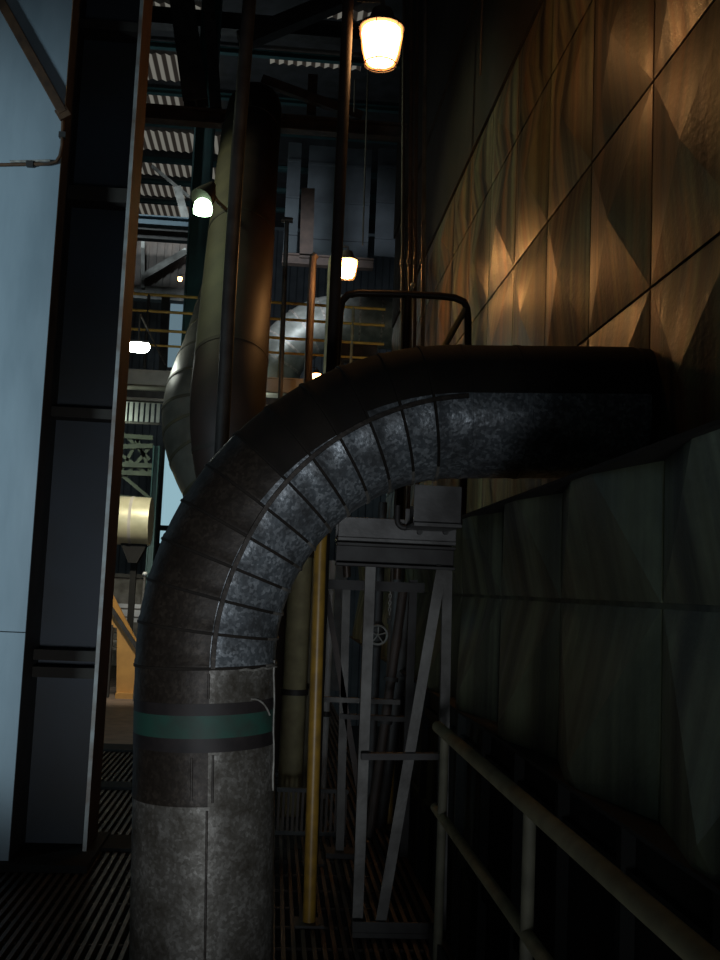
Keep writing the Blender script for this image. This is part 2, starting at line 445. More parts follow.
zj = PY(200, 806, YQ).z
def vsec(za, zb, name, mats, r, seam=95):
    rr = [pipe_ring(at_z(za), nv, r, dv)]
    rr += [pipe_ring(at_z(za+.012), nv, r*1.006, dv), pipe_ring(at_z(za+.03), nv, r, dv)] if zb-za > .1 else []
    rr += [pipe_ring(at_z(zb), nv, r, dv)]
    return clad(rr, seam).build(name, mats, pipe, True)
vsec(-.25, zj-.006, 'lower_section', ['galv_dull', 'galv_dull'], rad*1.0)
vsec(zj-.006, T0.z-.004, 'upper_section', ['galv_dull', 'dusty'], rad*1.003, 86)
for za, zb, n, m_ in ((zb0, zb1, 'black_band', 'band_black'), (zb1, zb2, 'green_band', 'band_green'), (zb2, zb3, 'black_band', 'band_black')):
    vsec(za, zb, n, [m_, m_], rad*1.008)
NS = 12
for i in range(NS):
    t0 = i/NS; t1 = (i+1)/NS
    rr = []
    ts = [t0, t0+.10/NS, t0+.16/NS, t0+.5/NS, t1-.1/NS, t1]
    ra = [1.012, 1.014, 1.0, 1.001, 1.002, 1.004]
    for t, s_ in zip(ts, ra):
        c, tg, n = arc(t); rr.append(pipe_ring(c, n, rad*s_, tg))
    seg = clad(rr, 85+11*max(0, (i-3)/8)).build('bend_segment', ['galv', 'dusty' if i < 6 else 'dark_top'], pipe, True)  # outer half turns darker over the upper segments
    # standing bead between two segments
    c, tg, n = arc(t0)
    rg = [pipe_ring(c-tg*.007, n, rad*1.004, tg), pipe_ring(c-tg*.005, n, rad*1.024, tg), pipe_ring(c+tg*.005, n, rad*1.024, tg), pipe_ring(c+tg*.007, n, rad*1.004, tg)]
    clad(rg, 34).build('joint_bead', ['bead', 'dark_top'], seg, True)
# longitudinal seam cover along the front of the bend
sm = MB(); pts = []
for i in range(49):
    c, tg, n = arc(i/48); sa = math.radians(81+12*max(0, (i/4-3.5)/8)); bi = Vector((0, -1, 0))
    o = n*math.cos(sa)+bi*math.sin(sa); tt = tg.cross(o); pts.append((c+o*(rad*1.001), o, tt))
vs = []; fs = []
for p, o, tt in pts: vs += [p-tt*.011, p-tt*.009+o*.010, p+tt*.009+o*.010, p+tt*.011]
for i in range(48):
    for k in range(3): fs.append((i*4+k, i*4+k+1, i*4+k+5, i*4+k+4))
sm.add(vs, fs).build('seam_strip', 'dusty', pipe, True)
hn = Vector((dh.z, 0, -dh.x))
E1 = T1+dh*((XR-.066-T1.x)/dh.x); Em = T1+dh*.26
for p, q, nm in ((T1, Em, 'horizontal_section'), (Em, E1, 'horizontal_section')):
    rr = [pipe_ring(p, hn, rad*1.012, dh), pipe_ring(p+dh*.02, hn, rad*1.012, dh), pipe_ring(p+dh*.022, hn, rad*1.002, dh), pipe_ring(q, hn, rad, dh)]
    clad(rr, 96).build(nm, ['galv', 'dark_top'], pipe, True)
MBc = MB().tube([E1+Vector((.006, 0, 0)), E1+Vector((.07, 0, 0))], rad*.985, 48)
struct(MBc.build('wall_right_collar', 'dark_top', None, True))
# torn tape and a wire hanging along the side of the riser
def on_pipe(z, deg, k=1.012):
    c = at_z(z); a = math.radians(deg); return c+nv*(rad*k*math.cos(a))+Vector((0, -1, 0))*(rad*k*math.sin(a))
zt = PY(272, 662, YP).z; zbm = PY(272, 790, YP).z
MB().tube([on_pipe(zt+(zbm-zt)*i/9, 14+1.5*math.sin(i*1.7), 1.012) for i in range(10)], .004, 6).build('tie_wire', 'tape', pipe, True, )
MB().tube([on_pipe(T0.z-.01+.004*math.sin(i*2.), 60-i*6, 1.02) for i in range(10)], .005, 6).build('tape_strip', 'tape', pipe, True)
MB().tube([on_pipe(zb3+.01-.0035*i*i*.35, 48-i*3., 1.014) for i in range(9)], .004, 6).build('tie_wire', 'tape', pipe, True)
for z_a, z_b, dg in ((.0, zj-.02, 84), (zj+.01, zb0-.01, 80), (zb3+.02, T0.z-.02, 84), (zj+.02, zb0-.02, 96)):
    MB().tube([on_pipe(z_a, dg, 1.003), on_pipe(z_b, dg, 1.003)], .005, 6).build('lap_seam', 'dusty', pipe, True)

# ================================================================== STEEL COLUMN (left)
colm = thing('steel_column', 'massive steel column with pale blue front plate and dark recess, beside the big flue pipe', 'column', (-1.2, 6.0, 0))
YF = 6.05
xe = PY(30, 560, YF).x
HT = 9.0
def plate_x(y): return PY
# flange at right: near edge and far edge
xf = PY(106, 560, 6.3).x
box((xf-.02, 6.3, 0), (xf, 6.68, HT)).build('right_flange', ['brown'], colm)
box((xf-.021, 6.292, 0), (xf+.001, 6.3, HT)).build('flange_edge', 'edge', colm)  # pale strip down the near edge of the flange
box((xe-.02, 6.07, 0), (xe, 6.68, HT)).build('left_flange', 'steel_dark', colm)
box((xe, 6.46, 0), (xf-.02, 6.48, HT)).build('web', 'navy', colm)
zsm = PY(12, 632, YF).z
box((xe-.8, YF, 0), (xe+.004, YF+.02, zsm-.003)).build('front_plate', 'plate', colm)
box((xe-.8, YF, zsm+.003), (xe+.004, YF+.02, HT)).build('front_plate', 'plate', colm)
for py in (30, 200, 415, 655, 672):
    z = PY(80, py, 6.4).z
    box((xe, 6.31, z-.03), (xf-.02, 6.46, z+.03 if py != 200 else z+.06)).build('stiffener', 'blackish', colm)
for py in (110,):
    z = PY(80, py, 6.4).z
zb_ = PY(60, 850, 6.47).z
box((xe-1.7, 5.98, 0), (xf+.06, 6.78, .04)).build('base_plate', 'void', colm)  # near-black colour stands in for the shadow around the column foot
# rusty diagonal bar and conduit on the plate
yb_ = YF-.05
br = MB().bar(PY(-60, -107, yb_), PY(63, 113, yb_), .055, .03, (0, 1, 0)).bar(PY(60, 108, yb_), PY(66, 118, yb_), .075, .02, (0, 1, 0))
tag(br.build('brace_bar', 'rust', bevel=.004), 'rusty diagonal bar bolted across the top of the pale blue column plate', 'bar')
yq = YF-.018
cd = [PY(-75, 166, yq), PY(48, 164, yq), PY(56, 162, yq), PY(60, 156, yq), PY(62, 146, yq), PY(63, 118, yq)]
cdo = thing('conduit', 'thin bent conduit running across the pale blue column plate below the rusty bar', 'conduit', cd[0])
MB().tube(cd, .010, 10).build('conduit_tube', 'rust', cdo, True)
MB().tube([PY(10, 161.5, yq), PY(50, 160.5, yq)], .007, 8).build('cable', 'tape', cdo, True)
for px, py in ((30, 164), (62.5, 135)):
    p = PY(px, py, yq); box((p.x-.02, YF-.032, p.z-.016), (p.x+.02, YF, p.z+.016)).build('clip', 'steel_dark', cdo)

# ================================================================== PIPE SUPPORT STAND
YS = 5.08
def LPt(px, py, Y=YS): return PY(px, py, Y)
st = thing('pipe_support_stand', 'grey angle-iron stand with U-bolted saddle, holding up the bend of the flue pipe', 'stand', (LPt(400, 945).x, YS, 0))
xl = LPt(357, 945).x; xr = LPt(441, 945).x
ztop = LPt(395, 568).z
xlt = LPt(371, 568).x; xrt = LPt(454, 568).x
MB().angle((xl, YS, .02), (xlt, YS, ztop), .045).build('post', 'steel', st)
MB().angle((xr, YS, .02), (min(.835, xrt), YS, ztop), .042).build('post', 'steel_dark' if 0 else 'steel', st)
MB().bar(LPt(378, 938, YS-.03), LPt(442, 566, YS-.03), .05, .008, (0, 1, 0)).build('diagonal_brace', 'steel', st)
MB().bar(LPt(361, 756, YS-.04), LPt(446, 756, YS-.04), .05, .03, (0, 0, 1)).build('crossbar', 'steel_dark', st)
b_ = MB(); b_.box((xl-.03, YS-.07, 0), (min(.86, xr+.03), YS+.07, .022)); b_.bar((xl-.03, YS-.06, .045), (min(.86, xr+.03), YS-.06, .045), .01, .05, (0, 0, 1)); b_.build('base_channel', 'steel_dark', st)
zb1_ = LPt(395, 545).z
xa = LPt(336, 556).x; xb = min(.86, LPt(462, 556).x)
MB().ibeam((xa, YS, (ztop+zb1_)/2), (xb, YS, (ztop+zb1_)/2), .12, zb1_-ztop, .014).build('top_beam', 'steel_dark', st, bevel=.002)
zs0 = zb1_+.008; xs0 = LPt(338, 520).x; xs1 = min(.86, LPt(463, 520).x)
zs1 = LPt(400, 520).z
MB().box((xs0, YS-.06, zs0), (xs1, YS+.2, zs0+.018)).box((xs0, YS-.06, zs0+.018), (xs1, YS-.045, zs1)).box((xs0, YS+.17, zs0+.018), (xs1, YS+.185, zs1)).build('saddle_channel', 'saddle', st, bevel=.003)
zp = b0.z-rad*1.03-.035
xm = LPt(415, 505).x
sa_ = PY(414, 500, 4.7).x; sb_ = PY(461, 500, 4.7).x
MB().box((sa_, 4.66, zs1-.05), (sb_, YS-.064, zs1-.035)).box((sa_, 4.69, zs1-.035), (sb_, 4.71, zp)).box((sa_, YS-.085, zs1-.05), (sb_, YS-.064, zs1+.05)).build('shoe_plate', 'saddle', st)
ub = LPt(405, 512, YS-.10)
pts = [ub+Vector((-.036, 0, .03))]+[ub+Vector((-.036*math.cos(t*PI/8), 0, -.036*math.sin(t*PI/8)-.04)) for t in range(9)]+[ub+Vector((.036, 0, .03))]
MB().tube(pts, .013, 10).build('u_bolt', 'steel_dark', st, True)
for px in (420, 446):
    q = LPt(px, 532, YS-.085); MB().tube([q, q+Vector((0, .03, 0))], .014, 6).build('bolt', 'steel_dark', st)

# second stand further in
YS2 = 6.5
s2 = thing('equipment_stand', 'narrow angle-iron frame standing behind the front pipe stand, brown brace inside', 'stand', (PY(390, 855, YS2).x, YS2, 0))
def L2(px, py): return PY(px, py, YS2)
q0 = L2(340, 855); q1 = L2(347, 580)
MB().angle((q0.x, YS2, 0), q1, .045).build('post', 'steel', s2)
q2 = L2(404, 855); q3 = L2(414, 580)
MB().angle((q2.x, YS2, 0), q3, .045).build('post', 'steel_dark', s2)
MB().bar(L2(322, 584), L2(424, 588), .06, .06, (0, 0, 1)).build('top_bar', 'steel_dark', s2)
MB().bar(L2(326, 590), L2(359, 790), .035, .008, (0, 1, 0)).build('diagonal_brace', 'steel_brown', s2)
MB().bar(L2(322, 699), L2(400, 702), .04, .03, (0, 0, 1)).build('crossbar', 'steel', s2)
MB().bar(L2(340, 716), L2(405, 719), .05, .03, (0, 0, 1)).build('crossbar', 'steel_dark', s2)
t_ = L2(345, 855); box((t_.x-.12, YS2-.08, 0), (t_.x+.12, YS2+.08, .03)).build('base_plate', 'steel_dark', s2)
# hoop guard on top of the second stand
YH = YS2-.01
zst = L2(395, 585).z+.035
hp = thing('hoop_guard', 'brown bent-tube hoop rail poking up above the pipe bend', 'guard rail', (L2(400, 585).x, YH, zst))
def LH(px, py, d=0): return PY(px, py, YH+d)
lt = LH(341, 330)
pts = [Vector((L2(347, 580).x, YH, zst)), LH(336, 372), LH(340, 312), LH(342, 301), LH(348, 295), LH(358, 293), LH(400, 294), LH(440, 296), LH(455, 298), LH(464, 302), LH(467, 309), LH(468, 320), LH(468, 345), Vector((LH(468, 345).x, YH, ztl+.004))]
MB().tube(pts, .024, 12).build('hoop_rail', 'hoop', hp, True)
stp = LH(466, 308).lerp(LH(448, 340), 1); sd = stp-LH(466, 308); ks = (ztl+.01-LH(466, 308).z)/sd.z
MB().tube([LH(466, 308), LH(466, 308)+sd*min(ks, 2.2)], .020, 10).build('strut', 'rail', hp, True)
MB().tube([LH(408, 296), Vector((LH(406, 350).x, YH, zst))], .026, 10).build('middle_post', 'hoop', hp, True)

# valve, hand wheel and sloping pipes behind the stands
YV = 7.2
vp = thing('gate_valve', 'valve with a small spoked handwheel on a thin vertical line behind the stands', 'valve', (PY(380, 860, YV).x, YV, 0))
w0 = PY(378, 635, YV-.12)
rw = .063
MB().tube([w0+Vector((rw*math.cos(t*PI/12), 0, rw*math.sin(t*PI/12))) for t in range(25)], .008, 8, False).build('handwheel', 'handwheel', vp, True)
sp = MB()
for t in range(5): sp.tube([w0, w0+Vector((rw*math.cos(t*2*PI/5+.3), 0, rw*math.sin(t*2*PI/5+.3)))], .005, 6)
sp.build('wheel_spokes', 'handwheel', vp)
MB().tube([w0, w0+Vector((0, .12, 0))], .012, 8).build('stem', 'steel', vp)
MB().tube([Vector((w0.x, YV, 0)), Vector((w0.x+.01, YV, 2.2))], .03, 12).build('line_pipe', 'steel_dark', vp, True)
MB().lathe([(.03, -.09), (.055, -.05), (.06, 0), (.055, .05), (.03, .09)], (w0.x+.003, YV, w0.z)).build('valve_body', 'steel_dark', vp, True)
def slope(a, b, Y, r, m, label, n='sloping_pipe', fl=True):
    p = PY(*a, Y); q = PY(*b, Y)
    p = q+(p-q)*(q.z/(q.z-p.z))
    t = thing(n, label, 'pipe', (p.x, Y, 0))
    MB().tube([p, q], r, 14).build('pipe_run', m, t, True)
    d = (q-p).normalized()
    for k in (.45, .62):
        c = p.lerp(q, k); MB().tube([c-d*.012, c+d*.012], r*1.5, 14).build('flange', 'steel_dark', t, True)
    return t
slope((383, 738), (404, 585), 7.0, .032, 'steel_brown', 'thin sloping brown pipe directly right of the small handwheel')
slope((392, 730), (410, 588), 7.3, .045, 'steel_dark', 'thicker sloping dark pipe, second to the right of the small handwheel')
# short chain
ch = MB(); c0 = PY(390.5, 586, 6.9)
for i in range(9):
    p = c0+Vector((0, 0, -.022*i)); a = Vector((.008, 0, 0)) if i % 2 else Vector((0, .008, 0))
    ch.tube([p+a*math.cos(t*PI/4)+Vector((0, 0, .014*math.sin(t*PI/4))) for t in range(9)], .0035, 6, False)
cht = thing('hanging_chain', 'short pale chain hanging above the handwheel', 'chain', c0)
ch.build('chain_links', 'handwheel', cht, True)
MB().tube([c0, Vector((c0.x, 6.9, L2(395, 590).z+.2))], .004, 6).build('cord', 'steel_dark', cht)
# white-yellow marker pipe
p = PY(389, 815, 7.4); q = PY(391, 722, 7.4)
mk = thing('marker_post', 'short post with pale upper half and yellow lower half, seen low between the stand legs', 'post', (p.x, 7.4, 0))
MB().tube([(p.x, 7.4, 0), (p.x, 7.4, .5)], .026, 12).build('lower_tube', 'yellow', mk, True)
MB().tube([(p.x, 7.4, .5), (q.x, 7.4, q.z)], .026, 12).build('upper_tube', 'cream', mk, True)
# vertical pipes between the riser and the yellow post
def vpipe(px, pyb, pyt, Y, r, m, label, name='vertical_pipe', cat='pipe', rings=2):
    p = PY(px, pyb, Y); q = PY(px, pyt, Y)
    t = thing(name, label, cat, (p.x, Y, 0))
    MB().tube([(p.x, Y, 0), (p.x, Y, q.z)], r, 18).build('pipe_run', m, t, True)
    for k in range(rings):
        z = q.z*(.35+.4*k); MB().tube([(p.x, Y, z-.02), (p.x, Y, z+.02)], r*1.18, 18).build('collar', 'steel_dark', t, True)
    return t
vpipe(289, 800, 470, 7.6, .085, 'rail', 'fat olive vertical pipe close to the right edge of the flue riser')
vpipe(303, 800, 470, 7.9, .038, 'edge_rail', 'slim dark pipe between the fat olive pipe and the yellow pole')
vpipe(321, 820, 560, 8.2, .028, 'white', 'slim whitish pipe just right of the yellow pole base', rings=1)
vpipe(386, 850, 560, 7.9, .05, 'steel_brown', 'brown vertical pipe in the gloom behind the sloping pipes')
vpipe(388, 850, 560, 7.7, .045, 'steel_dark', 'dark vertical pipe nearest the lower duct wall, behind the stand diagonal')
# low finned radiator
rd = thing('finned_guard', 'low dark guard of closely spaced upright bars on the floor beyond the yellow pole', 'guard', (PY(310, 850, 7.0).x, 7.0, 0))
x0 = PY(274, 850, 7.0).x; x1 = PY(346, 850, 7.0).x; zt_ = PY(310, 825, 7.0).z
z0 = .0
zt_ = .27
for z in (.0, zt_): box((x0, 6.985, z), (x1, 7.015, z+.025)).build('rail', 'steel_dark', rd)
nb = 15
for i in range(nb):
    xx = x0+(x1-x0)*(i+.5)/nb; box((xx-.008, 6.99, .025), (xx+.008, 7.01, zt_)).build('bar', 'steel_brown', rd)

# ================================================================== YELLOW LAMP POLE and caged lamps
YPL = 5.2
pb = PY(309, 922, YPL); pm = PY(320, 555, YPL); pmid = PY(324, 480, YPL)
yp = thing('yellow_post', 'yellow tube post standing on the grating between the flue riser and the grey stand', 'post', (pb.x, YPL, 0))
MB().tube([(pb.x, YPL, .01), pm, pmid], .031, 18).build('post_tube', 'yellow', yp, True)
MB().lathe([(.033, -.01), (.034, .01), (.02, .02)], pmid, 18).build('end_cap', 'yellow', yp, True)
box((pb.x-.07, YPL-.07, 0), (pb.x+.07, YPL+.07, .012)).build('foot_plate', 'steel_dark', yp)
YLP = 6.3
lb = PY(313, 860, YLP); lm = PY(329, 430, YLP); pt = PY(350, -40, YLP); pmid = lm
pole = thing('lamp_pole', 'tall dark lamp pole rising behind the pipe bend, carrying the largest amber lamp', 'pole', (lb.x, YLP, 0))
MB().tube([(lb.x, YLP, .01), lm], .030, 18).build('lower_tube', 'steel_dark', pole, True)
MB().tube([lm, pt], .036, 18).build('upper_tube', 'steel_brown', pole, True)
box((lb.x-.06, YLP-.06, 0), (lb.x+.06, YLP+.06, .012)).build('foot_plate', 'steel_dark', pole)

def caged_lamp(name, label, c, r, post, glow, cone=1.0):
    """glass jar lamp hanging under a cap, inside a wire guard"""
    t = thing(name, label, 'lamp', c, 'caged amber lamps')
    c = Vector(c); h = r*1.15
    MB().lathe([(r*.36, -h*.88), (r*.66, -h*.80), (r*.82, -h*.4), (r*.97, h*.4), (r*.95, h*.6), (r*.5, h*.66)], c, 20).build('bulb', glow, t, True)
    MB().lathe([(r*.42, -h*.97), (r*.74, -h*.86), (r*.90, -h*.4), (r*1.06, h*.4), (r*1.05, h*.66)], c, 24, False).build('glass_jar', 'jar', t, True)
    cg = MB()
    for k in range(6):
        a = k*PI/3+.2; d = Vector((math.cos(a), math.sin(a), 0))
        cg.tube([c+d*(r*1.10)+Vector((0, 0, h*.66)), c+d*(r*.97)+Vector((0, 0, -h*.4)), c+d*(r*.80)+Vector((0, 0, -h*.93)), c+d*.0+Vector((0, 0, -h*1.12))], r*.02, 6)
    for z, q in ((-h*.93, .80),):
        cg.tube([c+Vector((r*q*math.cos(k*PI/8), r*q*math.sin(k*PI/8), z)) for k in range(17)], r*.03, 6, False)
    cg.build('wire_guard', 'steel_brown', t)
    MB().lathe([(r*1.12, h*.66), (r*1.12, h*.78), (r*.7, h*1.0), (r*.5, h*1.5), (r*.2, h*1.55)], c, 20).build('cap', 'steel_brown', t, True)
    top = c+Vector((0, 0, h*1.5))
    MB().tube([top, top+Vector((0, 0, r*.5)), Vector((post.x, c.y, top.z+r*.5))], r*.13, 8).build('arm', 'steel_brown', t, True)
    return t
c1 = PY(381, 44, 6.35)
pp = pmid.lerp(pt, (c1.z-pmid.z)/(pt.z-pmid.z))
caged_lamp('caged_lamp', 'glaring amber jar lamp high on the dark pole, largest of the lit lamps', c1, .130, pp+Vector((.06, 0, 0)), 'warm')
YL2 = 10.2
c2 = PY(347, 268, YL2)
l2p = thing('lamp_post', 'slim tube bent at its tip, beside the smaller amber lamp beyond the pipe bend', 'post', (PY(331, 400, YL2).x, YL2, 0))
q = PY(331, 262, YL2); 
MB().tube([(q.x, YL2, 0), (q.x, YL2, q.z), (q.x+.02, YL2, q.z+.06)], .028, 12).build('post_tube', 'rail', l2p, True)
caged_lamp('caged_lamp', 'smaller amber jar lamp above the hoop rail, left of its bend', c2, .098, Vector((q.x+.07, YL2, 0)), 'warm_near')
p3 = PY(313, 258, 10.6)
l3 = thing('bent_post', 'orange-lit bent tube standing left of the smaller amber lamp', 'post', (p3.x, 10.6, 0))
MB().tube([(PY(309, 400, 10.6).x, 10.6, 0), (PY(311, 300, 10.6)), p3, p3+Vector((.03, 0, .035))], .040, 12).build('post_tube', 'steel_brown', l3, True)
c3 = PY(316.5, 377, 15.2)
caged_lamp('caged_lamp', 'tiny amber lamp glowing just over the top of the pipe bend', c3, .062, Vector((PY(309, 377, 15.2).x, 15.2, 0)), 'warm2')
c4 = PY(180, 279, 19)
caged_lamp('caged_lamp', 'tiny far amber lamp under the blue beam, left of the tall riser', c4, .042, Vector((PY(186, 270, 19).x, 19, 0)), 'warm2')

# ================================================================== RAILING at right
XRL = .77
hr = thing('guard_railing', 'olive pipe railing along the edge of the grating in front of the duct', 'railing', (XRL, 3, 0))
zr = 1.6+(PX(530, 807, XRL).z-1.6); zr2 = PX(480, 870, XRL).z
MB().tube([(XRL, .9, zr), (XRL, 4.82, zr)], .026, 14).build('top_rail', 'rail', hr, True)
MB().tube([(XRL, .9, zr2), (XRL, 4.82, zr2)], .021, 14).build('middle_rail', 'rail', hr, True)
for yy in (1.2, 3.08, 4.62):
    MB().tube([(XRL, yy, 0), (XRL, yy, zr-.02)], .020, 12).build('post', 'edge_rail', hr, True)
MB().box((XRL-.005, .9, .0), (XRL+.005, 4.82, .11)).build('toe_board', 'steel_dark', hr)
# ================================================================== TALL RISER and pipes beyond
def ringed_pipe(name, label, pts, r, m, m2, nseg, ringr=1.02, parent=None, n=32, low=None):
    t = thing(name, label, 'pipe', pts[0])
    # smooth the polyline (Catmull-Rom)
    P = [Vector(p) for p in pts]; P = [P[0]*2-P[1]]+P+[P[-1]*2-P[-2]]; S = []
    for i in range(1, len(P)-2):
        for k in range(8):
            u = k/8; a, b, c, d = P[i-1:i+3]
            S.append(.5*((2*b)+(c-a)*u+(2*a-5*b+4*c-d)*u*u+(3*b-a-3*c+d)*u**3))
    S.append(P[-2])
    N = len(S)-1
    for s in range(nseg):
        i0 = round(s*N/nseg); i1 = round((s+1)*N/nseg)
        mb = MB().tube(S[i0:i1+1], r, n, True)
        if low:      # shade on the right-hand side painted in as darker faces
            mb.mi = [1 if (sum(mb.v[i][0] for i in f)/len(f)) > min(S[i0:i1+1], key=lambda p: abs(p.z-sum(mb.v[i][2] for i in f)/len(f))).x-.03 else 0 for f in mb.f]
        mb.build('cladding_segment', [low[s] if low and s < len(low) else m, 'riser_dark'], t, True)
        if s:
            d = (S[min(i0+1, N)]-S[i0-1]).normalized(); c = S[i0]
            MB().tube([c-d*.02, c+d*.02], r*ringr, n).build('joint_ring', m2, t, True)
    return t
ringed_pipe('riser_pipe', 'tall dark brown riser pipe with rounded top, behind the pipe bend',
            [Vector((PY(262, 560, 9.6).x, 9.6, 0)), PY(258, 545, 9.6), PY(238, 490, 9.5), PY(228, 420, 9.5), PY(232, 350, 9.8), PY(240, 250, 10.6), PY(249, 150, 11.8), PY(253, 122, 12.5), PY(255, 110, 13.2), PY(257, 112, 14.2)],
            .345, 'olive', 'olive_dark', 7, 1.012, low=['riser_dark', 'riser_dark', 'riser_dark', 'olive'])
rod = MB().tube([PY(251, -20, 8.2), PY(238, 150, 8.2), PY(229, 300, 8.2), PY(222, 440, 8.2), Vector((PY(216, 560, 8.2).x, 8.2, 0))], .055, 12)
tag(rod.build('hanger_rod', 'steel_dark', None, True), 'thin dark hanger rod running down in front of the tall riser', 'rod')
ringed_pipe('bent_pipe', 'grey segmented pipe elbow bulging out left from behind the tall riser',
            [PY(237, 290, 14), PY(222, 345, 13.2), PY(205, 395, 12.6), PY(203, 432, 12.4), PY(220, 478, 12.2), PY(258, 526, 12.2)],
            .47, 'grey_clad', 'olive', 10, 1.015)
ringed_pipe('clad_elbow', 'silver segmented pipe elbow behind the yellow platform railing, turning towards the duct wall',
            [Vector((PY(256, 440, 19.5).x, 19.5, 0)), PY(257, 430, 19.5), PY(270, 378, 19.5), PY(290, 345, 19.5), PY(320, 325, 19.5), PY(350, 321, 19.5), PY(385, 323, 19.5), PY(425, 326, 19.5)],
            .50, 'silver', 'bead', 12, 1.02)

# green-white hooded lamp on the riser
hl = thing('hooded_lamp', 'greenish white lamp under a tilted hood on the left side of the tall riser', 'lamp', PY(203, 204, 9.4))
c = PY(203, 206, 9.6)
MB().lathe([(.085, -.075), (.09, -.03), (.08, .03), (.05, .06)], c, 18).build('bulb', 'greenwhite', hl, True)
MB().tube([c+Vector((-.02, 0, .06)), c+Vector((.02, .05, .13)), c+Vector((.07, .1, .26))], .1, 18, True, [.115, .10, .03]).build('hood', 'olive_dark', hl, True)
MB().tube([c+Vector((.05, .1, .2)), c+Vector((.09, .5, .24)), c+Vector((.2, .8, .24))], .02, 8).build('arm', 'steel_dark', hl, True)

# ================================================================== PLATFORM with yellow railing
YPF = 16.0
xw0 = -5.5; xw1 = 1.5
zpt = PY(160, 371, YPF).z; zpb = PY(160, 386, YPF).z
pf = thing('platform', 'grey steel walkway platform spanning behind the tall riser under the yellow railing', 'platform', (-2, YPF, zpb))
box((xw0, YPF+.05, zpt-.06), (xw1, YPF+2.7, zpt-.02)).build('deck', 'plat', pf)
MB().ibeam((xw0, YPF, (zpt+zpb)/2), (xw1, YPF, (zpt+zpb)/2), .10, zpt-zpb, .02).build('edge_beam', 'plat', pf)
zl_ = PY(160, 399, YPF+.1).z
box((xw0, YPF+.3, zl_), (xw1, YPF+.5, zpb-.03)).build('under_beam', 'steel_dark', pf)
MB().ibeam((xw0, YPF+.1, zl_-.02), (xw1, YPF+.1, zl_-.02), .06, .04, .01).build('lower_angle', 'plat', pf)
for px in (205, 345):
    xx = PY(px, 500, YPF+.6).x; box((xx-.09, YPF+.55, 0), (xx+.09, YPF+.73, zl_)).build('support_leg', 'steel_dark', pf)
pr = thing('platform_railing', 'yellow tube railing along the walkway platform behind the tall riser', 'railing', (-2, YPF, zpt))
for py in (295.5, 312, 331, 346):
    z = PY(165, py, YPF).z
    MB().tube([(xw0, YPF, z), (xw1, YPF, z)], .022 if py != 346 else .018, 10).build('rail', 'rail_yellow', pr, True)
for px in (110, 168 if 0 else 146, 281, 352, 215):
    xx = PY(px, 340, YPF).x
    MB().tube([(xx, YPF, zpt), (xx, YPF, PY(165, 295.5, YPF).z)], .024, 10).build('post', 'rail' if px > 150 else 'steel_dark', pr, True)
# taller thin standpipe at 286
ps = PY(287, 220, 15.7)
tt = thing('standpipe', 'thin grey standpipe with T top, beside the tall riser in front of the platform railing', 'pipe', (PY(285, 380, 15.7).x, 15.7, 0))
MB().tube([(PY(285, 380, 15.7).x, 15.7, 0), ps], .035, 10).build('pipe_run', 'steel', tt, True)
MB().tube([ps+Vector((-.08, 0, 0)), ps+Vector((.09, 0, 0))], .045, 10).build('tee', 'steel', tt, True)

# oval fluorescent lamp under the railing
ol = thing('oval_lamp', 'bright white oval lamp shining below the yellow rails', 'lamp', PY(138, 348, 13))
c = PY(138, 347.5, 13)
L_ = MB(); n = 20; vs = []
prof = [(0.0, -.06), (.75, -.05), (1.0, -.01), (1.0, .02), (.9, .05)]
for r_, z in prof:
    for t in range(n): vs.append(c+Vector((.145*r_*math.cos(t*2*PI/n), .09*r_*math.sin(t*2*PI/n), z)))
fs = [(i*n+t, i*n+(t+1) % n, (i+1)*n+(t+1) % n, (i+1)*n+t) for i in range(len(prof)-1) for t in range(n)]
L_.add(vs, fs).build('diffuser', 'coolwhite', ol, True)
box(c+Vector((-.13, -.08, .05)), c+Vector((.13, .08, .075))).build('housing', 'steel', ol)
MB().tube([c+Vector((0, 0, .07)), c+Vector((0, 0, .42))], .012, 8).build('stem', 'steel', ol)
MB().tube([c+Vector((0, 0, .42)), c+Vector((0, 3.0, .42))], .012, 8).build('arm', 'steel', ol)

# slatted screen below the platform
sl = thing('slatted_screen', 'screen of upright white slats hung right below the platform', 'screen', PY(142, 424, 17.2))
xa = PY(112, 410, 17.2).x; xb = PY(161, 410, 17.2).x; za = PY(140, 424, 17.2).z; zb = PY(140, 400, 17.2).z
for z in (za, zb-.03): box((xa, 17.2, z), (xb, 17.24, z+.04)).build('rail', 'steel', sl)
for i in range(9):
    xx = xa+(xb-xa)*(i+.5)/9; box((xx-.028, 17.19, za+.04), (xx+.028, 17.2, zb-.03)).build('slat', 'white', sl)
# lattice truss below
ls = thing('lattice_truss', 'green-grey lattice truss crossing between the slatted screen and the cream pipe', 'truss', PY(138, 495, 19))
def LT(px, py, d=0): return PY(px, py, 19+d)
for a_, b_2 in (((60, 432), (153, 438)), ((60, 448), (153, 446)), ((60, 470), (153, 474)), ((60, 492), (153, 500)), ((60, 462), (153, 466))):
    MB().bar(LT(*a_), LT(*b_2), .08, .08, (0, 0, 1)).build('chord', 'lattice', ls)
for a_, b_2 in (((100, 432), (122, 470)), ((122, 470), (140, 436)), ((118, 472), (152, 500)), ((136, 436), (151, 474)), ((112, 448), (150, 476)), ((120, 430), (150, 460)), ((126, 476), (151, 446))):
    MB().bar(LT(*a_, .1), LT(*b_2, .1), .06, .06, (0, 1, 0)).build('lattice_bar', 'lattice', ls)
xx = LT(66, 500).x; box((xx-.1, 18.9, 0), (xx+.1, 19.1, LT(66, 430).z)).build('leg', 'lattice', ls)
